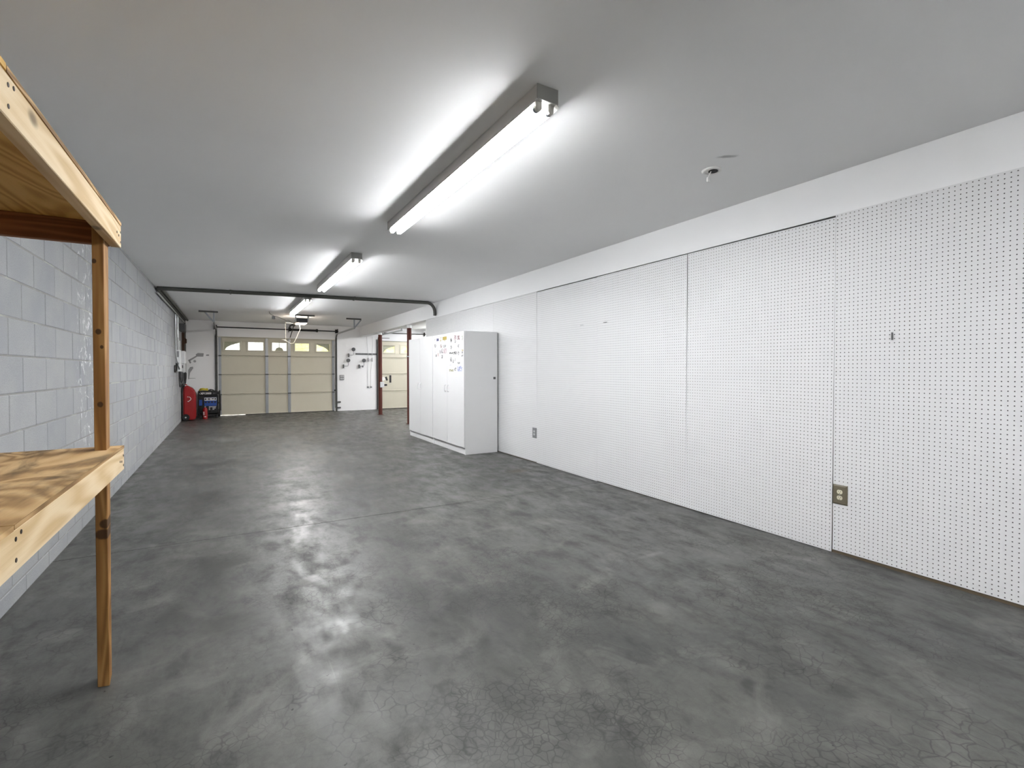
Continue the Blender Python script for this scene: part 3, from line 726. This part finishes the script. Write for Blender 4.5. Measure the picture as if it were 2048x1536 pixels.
# ------------------------------------------------------------------ white wall fittings between the doors
def wall_disc(x, z, label, extra=False):
    r = thing('wall_arm_disc', (x, L, z), label, 'wall fitting', 'grey round discs on wall arms')
    y = L-.05
    MB().lathe([(0, 0), (.05, 0), (.058, -.006), (.058, -.016), (.05, -.022), (0, -.022)], (x, y-.01, z), 1, 24).build('disc', M['dkgrey'], r, smooth=True)
    bx, bz = x-.135, z-.175
    MB().tube([(x, y-.006, z-.05), (x, y-.006, z-.15), (x-.01, y-.006, bz+.005), (x-.03, y-.006, bz), (bx, y-.006, bz)], .006, 8).build('arm', M['dkgrey'], r, smooth=True)
    MB().box(bx-.014, bx+.014, y-.02, L-.0005, bz-.065, bz+.05).build('wall_bracket', M['dkgrey'], r, bevel=.003)
    if extra: MB().box(x-.05, x-.02, y-.02, y+.01, bz-.04, bz+.02).build('clip', M['dkgrey'], r, bevel=.003)
    return r
wall_disc(3.326, 1.871, 'uppermost of three grey discs on arms on white wall')
wall_disc(3.17, 1.535, 'lower left of three grey discs on arms, nearest first garage door')
wall_disc(3.64, 1.535, 'lower right of three grey discs on arms, below the dark rail', True)
ra = MB().box(3.40, 4.07, L-.028, L-.0005, 1.715, 1.76).build('wall_rail', M['dkgrey'], bevel=.004); tag(ra, 'dark horizontal rail on white wall between the garage doors', 'rail')
for (xa, xb, xc, lb) in ((3.745, 3.775, 3.765, 'thin grey cord hanging on white wall, left of the pair'), (3.915, 3.895, 3.86, 'thin grey cord hanging on white wall, right of the pair nearer red post')):
    r = thing('cleated_line', (xa, L-.03, .7), lb, 'cord', 'cords hanging by the rail')
    MB().tube([(xa, L-.012, 2.28), (xa+.005, L-.03, 2.0), (xb, L-.036, 1.74), (xb+.005, L-.034, 1.6), (xc, L-.012, 1.2), (xc, L-.012, .72)], .006, 6).build('cord', M['ltgrey'], r, smooth=True)
    MB().tube([(xb, L-.034, 1.62), (xb+.003, L-.034, 1.50)], .014, 8).build('toggle', M['grey'], r)
    MB().box(xc-.022, xc+.03, L-.03, L-.0005, .685, .73).build('cleat', M['grey'], r, bevel=.004)
sw = thing('door_switch', (2.99, L, 1.01), 'grey door opener switch plate on white wall by first door', 'switch')
MB().box(2.925, 3.055, L-.02, L-.0005, .935, 1.09).build('plate', M['grey'], sw, bevel=.004)
for X, Z in ((2.945, 1.03), (3.0, 1.03), (2.945, .96), (3.0, .96)): MB().box(X, X+.04, L-.026, L-.02, Z, Z+.045).build('button', M['ltgrey'], sw, bevel=.002)
for z_, lb in ((.27, 'small dark sensor bracket low beside first door, upper one'), (.10, 'small dark sensor bracket low beside first door, lower one')):
    o = MB().box(2.86, 2.95, L-.05, L-.0005, z_-.02, z_+.025).build('door_sensor', M['dkgrey'], bevel=.005); tag(o, lb, 'sensor')

# ------------------------------------------------------------------ cabinets
def cabinet(y0, y1, label):
    xf, xb, ht = 2.979, 3.512, 1.81
    r = thing('storage_cabinet', ((xf+xb)/2, (y0+y1)/2, 0), label, 'cabinet', 'white two door storage cabinets')
    t = .018
    MB().box(xf, xb, y0, y0+t, 0, ht).build('side_panel', M['cab'], r, bevel=.001)
    MB().box(xf, xb, y1-t, y1, 0, ht).build('side_panel', M['cab'], r, bevel=.001)
    MB().box(xf, xb, y0+t, y1-t, ht-t, ht).build('top_panel', M['cab'], r)
    MB().box(xf, xb-.004, y0+t, y1-t, .10, .10+t).build('bottom_panel', M['cab'], r)
    MB().box(xb-.004, xb, y0+t, y1-t, .118, ht-t).build('back_panel', M['cab'], r)
    MB().box(xf+.012, xf+.028, y0+t, y1-t, 0, .099).build('toe_kick', M['cab'], r)
    ym = (y0+y1)/2; ds = []
    for s, (a, b_) in ((-1, (y0+.003, ym-.0025)), (1, (ym+.0025, y1-.003))):
        d = MB().box(xf-.017, xf-.001, a, b_, .105, ht-.003).build('door', M['cab'], r, bevel=.0015)
        hy = ym+s*.05
        MB().tube([(xf-.016, hy, .905), (xf-.040, hy, .91), (xf-.045, hy, .925), (xf-.045, hy, .985), (xf-.040, hy, 1.0), (xf-.016, hy, 1.005)], .006, 8).build('handle', M['cab'], d, smooth=True)
        ds.append(d)
    return r, ds
c1, ds1 = cabinet(6.448, 7.700, 'white two-door cabinet covered with stickers, nearer the viewer')
c2, ds2 = cabinet(7.706, 8.935, 'plain white two-door cabinet without stickers, beside red post')
MB().box(3.445, 3.482, 6.443, 6.449, 1.10, 1.135).build('latch', M['dkgrey'], c1, bevel=.001)
SC = {'g': (150, 150, 152), 'navy': (62, 62, 110), 'gold': (176, 164, 104), 'yb': (186, 160, 44), 'l': (208, 208, 210), 'rb': (120, 72, 62), 'pink': (196, 170, 178), 'd': (88, 88, 90),
      'lp': (204, 178, 174), 'dr': (140, 104, 110), 'gr': (150, 158, 142), 'cream': (240, 238, 220), 'olive': (150, 148, 100), 'blue': (150, 160, 204)}
def mat_sticker(key, rgb):
    t = NT('sticker '+key); p = t.pos(); c = lin(rgb)
    n = t.noise(t.map(p, (1, 1, 1.4)), 62., 2., .4); hi = lin((232, 231, 228)); lo = tuple(v*.55 for v in c)
    col = t.mix(t.smooth(n, .52, .58), c, hi if key not in ('yb', 'navy', 'cream') else lo if key == 'yb' else c)
    col = t.mix(t.smooth(n, .44, .40), col, lo if key not in ('l', 'cream') else c)
    t.base(col); t.rough(.4); return t.m
SM = {k: mat_sticker(k, v) for k, v in SC.items()}
STK = [('e', 7.592, 1.739, 0.056, 0.026, 'g'), ('r', 7.469, 1.732, 0.094, 0.043, 'navy'), ('r', 7.342, 1.736, 0.06, 0.069, 'gold'), ('r', 7.174, 1.74, 0.165, 0.054, 'yb'), ('t', 7.168, 1.693, 0.05, 0.039, 'gold'), ('e', 7.579, 1.638, 0.086, 0.066, 'g'), ('e', 7.409, 1.623, 0.053, 0.056, 'l'), ('e', 7.327, 1.624, 0.063, 0.065, 'rb'), ('r', 7.178, 1.616, 0.126, 0.041, 'g'), ('r', 7.162, 1.541, 0.138, 0.078, 'pink'), ('e', 7.511, 1.579, 0.054, 0.036, 'l'), ('e', 7.584, 1.536, 0.062, 0.033, 'l'), ('r', 7.363, 1.534, 0.039, 0.057, 'd'), ('e', 7.278, 1.543, 0.065, 0.077, 'd'), ('r', 7.535, 1.476, 0.042, 0.04, 'd'), ('r', 7.453, 1.49, 0.054, 0.058, 'lp'), ('r', 7.279, 1.452, 0.046, 0.056, 'd'), ('e', 6.916, 1.7, 0.07, 0.073, 'd'), ('r', 6.763, 1.731, 0.075, 0.065, 'dr'), ('e', 6.763, 1.67, 0.047, 0.05, 'd'), ('r', 6.64, 1.714, 0.089, 0.078, 'dr'), ('r', 6.498, 1.711, 0.049, 0.068, 'gr'), ('e', 6.506, 1.777, 0.033, 0.018, 'l'), ('q', 6.919, 1.588, 0.078, 0.066, 'd'), ('r', 6.787, 1.597, 0.058, 0.023, 'l'), ('e', 6.636, 1.595, 0.067, 0.06, 'g'), ('r', 6.518, 1.59, 0.055, 0.022, 'l'), ('r', 6.917, 1.5, 0.138, 0.029, 'd'), ('r', 6.77, 1.496, 0.127, 0.042, 'd'), ('e', 6.644, 1.495, 0.067, 0.069, 'g'), ('r', 6.505, 1.528, 0.066, 0.023, 'gold'), ('t', 6.505, 1.486, 0.054, 0.049, 'd'), ('r', 6.505, 1.449, 0.065, 0.023, 'd'), ('e', 6.918, 1.401, 0.072, 0.073, 'd'), ('e', 6.833, 1.371, 0.052, 0.056, 'd'), ('e', 6.763, 1.395, 0.034, 0.042, 'g'), ('e', 6.668, 1.408, 0.124, 0.059, 'cream'), ('r', 6.635, 1.343, 0.09, 0.029, 'g'), ('r', 6.508, 1.386, 0.032, 0.041, 'l'), ('r', 6.508, 1.336, 0.065, 0.015, 'l'), ('r', 6.925, 1.315, 0.138, 0.021, 'l'), ('e', 6.766, 1.312, 0.035, 0.033, 'l'), ('r', 6.907, 1.235, 0.167, 0.033, 'olive'), ('r', 6.76, 1.251, 0.063, 0.044, 'd'), ('r', 6.599, 1.26, 0.167, 0.078, 'blue')]
xs = 2.979-.017
for sh, y, z, wy, hz, k in STK:
    if sh == 'e': poly = [(y+wy/2*math.cos(2*math.pi*i/18), z+hz/2*math.sin(2*math.pi*i/18)) for i in range(18)]
    elif sh == 'q': poly = [(y-wy/2, z), (y, z-hz/2), (y+wy/2, z), (y, z+hz/2)]
    elif sh == 't': poly = [(y-wy/2, z+hz/2), (y, z-hz/2), (y+wy/2, z+hz/2)]
    else: poly = [(y-wy/2, z-hz/2), (y+wy/2, z-hz/2), (y+wy/2, z+hz/2), (y-wy/2, z+hz/2)]
    MB().prism(poly, 0, xs-.0008, xs-.0001).build('sticker', SM[k], ds1[1] if y > 7.074 else ds1[0])

# ------------------------------------------------------------------ outlets and pegboard bits
def outlet(y0, y1, z0, z1, label, mp, mr):
    yc, zc = (y0+y1)/2, (z0+z1)/2; hy, hz = (y1-y0)/2, (z1-z0)/2
    x = XR-.0005
    r = thing('wall_outlet', (x, yc, zc), label, 'outlet')
    b = MB(); n0 = [(yc-hy, zc-hz), (yc+hy, zc-hz), (yc+hy, zc+hz), (yc-hy, zc+hz)]; e = .008
    n1 = [(yc-hy+e, zc-hz+e), (yc+hy-e, zc-hz+e), (yc+hy-e, zc+hz-e), (yc-hy+e, zc+hz-e)]
    b.add([(x, *p) for p in n0]+[(x-.004, *p) for p in n0]+[(x-.009, *p) for p in n1],
          [(0, 1, 2, 3)]+[(i, (i+1) % 4, 4+(i+1) % 4, 4+i) for i in range(4)]+[(4+i, 4+(i+1) % 4, 8+(i+1) % 4, 8+i) for i in range(4)]+[(8, 9, 10, 11)])
    b.build('cover_plate', mp, r)
    for s in (1, -1):
        cz = zc+s*.0195
        poly = [(yc+.0172*math.cos(a), cz+max(-.0135, min(.0135, .0172*math.sin(a)))) for a in [2*math.pi*k/24 for k in range(24)]]
        rc = MB().prism(poly, 0, x-.0115, x-.008).build('receptacle', mr, r)
        for dy, hh in ((-.0065, .0045), (.0065, .0035)): MB().box(x-.0121, x-.0114, yc+dy-.0012, yc+dy+.0012, cz+.004-hh, cz+.004+hh).build('slot', M['slot'], rc)
        MB().lathe([(.0025, 0), (.0025, -.0007)], (x-.0114, yc, cz-.0075), 0, 10).build('ground_slot', M['slot'], rc)
    MB().lathe([(.0035, 0), (.0035, -.0012)], (x-.0088, yc, zc), 0, 10).build('screw', M['galv'], r)
    return r
outlet(1.647, 1.735, .337, .467, 'brown plate duplex outlet with ivory sockets low on near pegboard', M['brown'], M['ivory'])
outlet(5.40, 5.50, .332, .467, 'small grey plate duplex outlet low on pegboard near the cabinet', M['grey'], M['ltgrey'])
hk = [(1.406, 1.423, 1.469, 0, 'dark vertical peg hook on pegboard right of the seam'), (4.02, 1.755, 1.755, .05, 'short dark peg on pegboard, right one of the pair'), (4.42, 1.755, 1.755, .05, 'short dark peg on pegboard, left one of the pair')]
for y, z0, z1, ly, lb in hk:
    o = MB().bar((XR-.005, y, z0), (XR-.005, y+ly, z1+(.0001 if ly else 0)), .005, .01, (1, 0, 0)).build('peg_hook', M['dkgrey']); tag(o, lb, 'hook', 'peg hooks')

# ------------------------------------------------------------------ wooden shelf
sh = thing('wooden_shelf', (-.68, 1.3, 0), 'home-built pine and plywood shelf with two decks along the block wall', 'shelf')
XF, XI = -.376, -.411; YE, YN = 2.556, -.02
for z0, z1, zp in ((.828, .916, .928), (1.745, 1.834, 1.848)):
    f = MB().box(XI, XF, YN, YE, z0, z1).build('front_board', M['pine'], sh, bevel=.002)
    MB().box(XL+.003, XL+.038, YN, YE, z0, z1).build('rear_board', M['pine'], sh, bevel=.002)
    for y0 in (YN+.05, 1.30, 2.519):
        MB().box(XL+.04, XI-.0005, y0, y0+.036, z0, z1).build('cross_joist', M['pinex'], sh, bevel=.002)
    for y0, y1 in ((YN, 1.345), (1.352, YE)):
        dk_ = MB().box(XL+.004, XF-.001 if y0 > 1 else XF+.002, y0, y1, z1+.0005, zp).build('plywood_deck', M['ply'] if z0 < 1 else M['plyu'], sh)
        MB().box(XF-.001, XF+.0015, y0, y1, z1+.001, zp-.0005).build('deck_edge', M['plyedge'], dk_)
    for y, zz in ((1.36, .025), (1.36, .068), (2.47, .045), (2.505, .040), (2.54, .06), (2.54, .02), (1.39, .075)):
        MB().lathe([(.0048, 0), (.0048, .0012)], (XF, y, z0+zz), 0, 10).build('screw', M['hole'], f)
def twisted(z0, z1, c0, c1, name='post'):
    n = 6; b = MB(); rings = []
    for k in range(n+1):
        t = k/n; rings.append([(a[0]+(bb[0]-a[0])*t, a[1]+(bb[1]-a[1])*t, z0+(z1-z0)*t) for a, bb in zip(c0, c1)])
    vs = [v for r in rings for v in r]; fs = [(0, 3, 2, 1), tuple(4*n+i for i in range(4))]
    for k in range(n):
        for i in range(4): fs.append((4*k+i, 4*k+(i+1) % 4, 4*k+4+(i+1) % 4, 4*k+4+i))
    return b.add(vs, fs).build(name, M['pinez'], sh, bevel=.002)
# the post nearest the middle of the room, slightly twisted
twisted(0, 1.834, [(-.450, 2.440), (-.411, 2.431), (-.4185, 2.517), (-.457, 2.518)], [(-.447, 2.43), (-.4115, 2.43), (-.4115, 2.5185), (-.447, 2.5185)])
twisted(0, 1.834, [(-.447, .07), (-.4115, .07), (-.4115, .16), (-.447, .16)], [(-.447, .07), (-.4115, .07), (-.4115, .16), (-.447, .16)])
for y in (2.43, .07):
    twisted(0, 1.834, [(XL+.04, y), (XL+.078, y), (XL+.078, y+.088), (XL+.04, y+.088)], [(XL+.04, y), (XL+.078, y), (XL+.078, y+.088), (XL+.04, y+.088)])

# ------------------------------------------------------------------ things in the far corner
gc = thing('fuel_caddy', (-.82, 14.4, 0), 'tall red wheeled fuel caddy standing against block wall', 'fuel can')
prof = [(-.93, .03), (-.72, .01), (-.69, .05), (-.688, .60), (-.70, .72), (-.76, .80), (-.86, .86), (-.905, .87), (-.935, .80), (-.945, .62), (-.945, .10)]
MB().prism(prof, 1, 14.25, 14.55).build('tank', M['red'], gc, bevel=.03, seg=3, smooth=True)
MB().prism([(-.79, .70), (-.71, .68), (-.71, .30), (-.79, .30)], 1, 14.238, 14.26).build('front_rib', M['red'], gc, bevel=.01, seg=2)
for yy in (14.22, 14.545):
    w_ = MB().lathe([(.02, 0), (.075, 0), (.082, .012), (.075, .03), (.02, .03)], (-.895, yy, .085), 1, 22).build('wheel', M['blackpl'], gc, smooth=True)
    MB().lathe([(.018, -.004), (.018, .034)], (-.895, yy, .085), 1, 12).build('hub', M['ltgrey'], w_)
MB().tube([(-.962, 14.27, .10), (-.962, 14.27, .86), (-.955, 14.3, .90), (-.955, 14.5, .90), (-.962, 14.53, .86), (-.962, 14.53, .10)], .014, 8).build('handle_frame', M['blackpl'], gc, smooth=True)
MB().box(-.975, -.95, 14.27, 14.53, .10, .74).build('shadow_back', M['blackpl'], gc, bevel=.005)  # black plate added where shadow lies between tank and wall
MB().tube([(-.90, 14.4, .87), (-.90, 14.4, .895)], .03, 12).build('cap', M['red'], gc)
zz = lambda y: .018+(840-y)*.01245
lp = [(-.858, .515), (-.835, .515)]
MB().tube([(-.862, 14.247, .585), (-.845, 14.246, .59), (-.838, 14.246, .575)], .008, 6).build('logo_mark', M['whitepl'], gc)
MB().tube([(-.818, 14.246, .59), (-.806, 14.246, .575), (-.781, 14.238, .535), (-.80, 14.246, .505), (-.845, 14.246, .468), (-.855, 14.246, .485)], .008, 6).build('logo_mark', M['whitepl'], gc)

ge = thing('portable_generator', (-.42, 15.0, 0), 'black portable generator with blue panel, lettered XP13000, beside garage door', 'generator')
gx0, gx1, gy0, gy1 = -.665, -.195, 14.74, 15.28
for X in (gx0+.015, gx1-.0):
    MB().tube([(X, gy0+.02, .08), (X, gy0+.02, .66), (X, gy0+.06, .69), (X, gy1-.05, .69), (X, gy1, .66), (X, gy1, .08)], .016, 8).build('frame_tube', M['black'], ge, smooth=True)
for Z in (.08, .36): MB().tube([(gx0+.015, gy1, Z), (gx1, gy1, Z)], .014, 8).build('frame_tube', M['black'], ge)
MB().tube([(gx0+.015, gy0+.02, .09), (gx1, gy0+.02, .09)], .014, 8).build('frame_tube', M['black'], ge)
MB().box(gx0+.02, gx1-.02, gy0+.02, gy1-.03, .585, .70).build('fuel_tank', M['blackpl'], ge, bevel=.025, seg=3, smooth=True)
MB().box(gx0+.03, gx1-.03, gy0+.03, gy1-.06, .12, .58).build('engine_body', M['black'], ge, bevel=.01)
MB().box(-.53, -.255, gy0+.012, gy0+.03, .315, .535).build('control_panel', M['blue'], ge, bevel=.003)
MB().box(-.527, -.258, gy0+.006, gy0+.013, .455, .532).build('gauge_strip', M['ltgrey'], ge, bevel=.002)
for X in (-.498, -.285): MB().lathe([(.02, 0), (.02, -.006)], (X, gy0+.006, .495), 1, 16).build('gauge', M['blackpl'], ge)
MB().box(-.45, -.40, gy0+.001, gy0+.007, .475, .515).build('meter', M['dkgrey'], ge)
MB().box(-.365, -.32, gy0+.001, gy0+.007, .49, .51).build('breaker', M['blackpl'], ge)
for k_ in range(4): MB().lathe([(.022, 0), (.022, -.008)], (-.495+.068*k_, gy0+.012, .415), 1, 14).build('socket', M['blackpl'], ge)
MB().box(-.66, -.575, gy0+.012, gy0+.03, .33, .48).build('side_panel', M['blue'], ge, bevel=.004)
for k_, wd in enumerate((.16, .15, .12)): MB().box(-.43, -.43+wd, gy0+.006, gy0+.03, .285-.035*k_, .303-.035*k_).build('grille_bar', M['ltgrey'], ge)
MB().box(-.40, -.35, gy0-.004, gy0+.03, .17, .27).build('plug_cover', M['blackpl'], ge, bevel=.005)
for X in (gx0+.06, gx1-.04): MB().lathe([(.02, 0), (.09, 0), (.10, .012), (.10, .05), (.02, .05)], (X, gy1-.04, .10), 0, 20).build('wheel', M['blackpl'], ge)
for X in (gx0+.05, gx1-.05): MB().box(X-.02, X+.02, gy0+.01, gy0+.06, 0, .10).build('foot', M['blackpl'], ge, bevel=.004)
MB().prism([(14.9, .35), (14.9, .58), (15.25, .58), (15.25, .15)], 0, gx1+.002, gx1+.03).build('side_guard', M['blackpl'], ge)
def text(body, size, x, y, z, mat, parent, sx=1.):
    cu_ = bpy.data.curves.new('lettering', 'FONT'); cu_.body = body; cu_.size = size; cu_.extrude = .001; cu_.resolution_u = 2; cu_.offset = .0015
    ob = bpy.data.objects.new('tmp_text', cu_); COL.objects.link(ob)
    dg = bpy.context.evaluated_depsgraph_get(); me = bpy.data.meshes.new_from_object(ob.evaluated_get(dg))
    bpy.data.objects.remove(ob)
    me.transform(Matrix.Translation((x, y, z)) @ Matrix.Rotation(math.radians(90), 4, 'X') @ Matrix.Diagonal((sx, 1, 1, 1)))
    me.name = 'lettering'; me.materials.clear(); me.materials.append(mat)
    return link('lettering', me, parent)
text('XP13000', .072, -.608, gy0+.0185, .617, M['whitepl'], ge, .88)
text('EH', .045, -.335, gy0+.0185, .625, M['dkgrey'], ge, .9)
MB().box(-.655, -.625, gy0+.0165, gy0+.021, .625, .65).build('badge', M['ltgrey'], ge)

fe = thing('fire_extinguisher', (-.505, 14.56, 0), 'small red fire extinguisher with white label in front of generator', 'fire extinguisher')
MB().lathe([(.045, .0), (.052, .01), (.052, .24), (.045, .27), (.02, .285), (.018, .30)], (-.505, 14.56, 0), 2, 20).build('cylinder', M['dkred'], fe, smooth=True)
MB().prism([(-.505+.0535*math.cos(a), 14.56+.0535*math.sin(a)) for a in [math.radians(215+8*k) for k in range(6)]]+[(-.505+.05*math.cos(a), 14.56+.05*math.sin(a)) for a in [math.radians(255-8*k) for k in range(6)]], 2, .10, .19).build('label', M['whitepl'], fe)
MB().prism([(-.505+.0535*math.cos(a), 14.56+.0535*math.sin(a)) for a in [math.radians(235+12*k) for k in range(6)]]+[(-.505+.05*math.cos(a), 14.56+.05*math.sin(a)) for a in [math.radians(295-12*k) for k in range(6)]], 2, .055, .072).build('label', M['whitepl'], fe)
MB().box(-.52, -.49, 14.545, 14.575, .295, .33).build('valve', M['galv'], fe, bevel=.004)
MB().bar((-.505, 14.56, .33), (-.55, 14.53, .345), .018, .008).build('lever', M['blackpl'], fe)
MB().tube([(-.49, 14.56, .315), (-.45, 14.56, .30), (-.446, 14.56, .22), (-.446, 14.56, .12)], .008, 8).build('hose', M['blackpl'], fe, smooth=True)

yc_ = thing('yellow_cord', (-.55, 14.95, .70), 'yellow coiled cord lying on top of generator', 'cord')
b = MB()
for k in range(3):
    pts = [(-.545+(.10-.012*k)*math.cos(a)*1.0, 14.95+(.12-.012*k)*math.sin(a), .722+.018*k+.008*math.sin(3*a+k)) for a in [2*math.pi*i/24 for i in range(25)]]
    MB().tube(pts, .0095, 7, False).build('coil', M['yellow'], yc_, smooth=True)
bl = thing('black_strap', (-.38, 14.95, .70), 'crumpled black strap beside yellow cord on generator', 'strap')
MB().tube([(-.44, 14.9, .712), (-.40, 14.92, .735), (-.36, 14.95, .73), (-.32, 14.94, .712)], .012, 7).build('webbing', M['blackpl'], bl, smooth=True)
MB().tube([(-.42, 15.0, .712), (-.37, 15.02, .728), (-.33, 15.0, .712)], .012, 7).build('webbing', M['blackpl'], bl, smooth=True)

# inherited copies: make every object name plain
for o in bpy.data.objects:
    if o.type == 'EMPTY': o.empty_display_size = .05
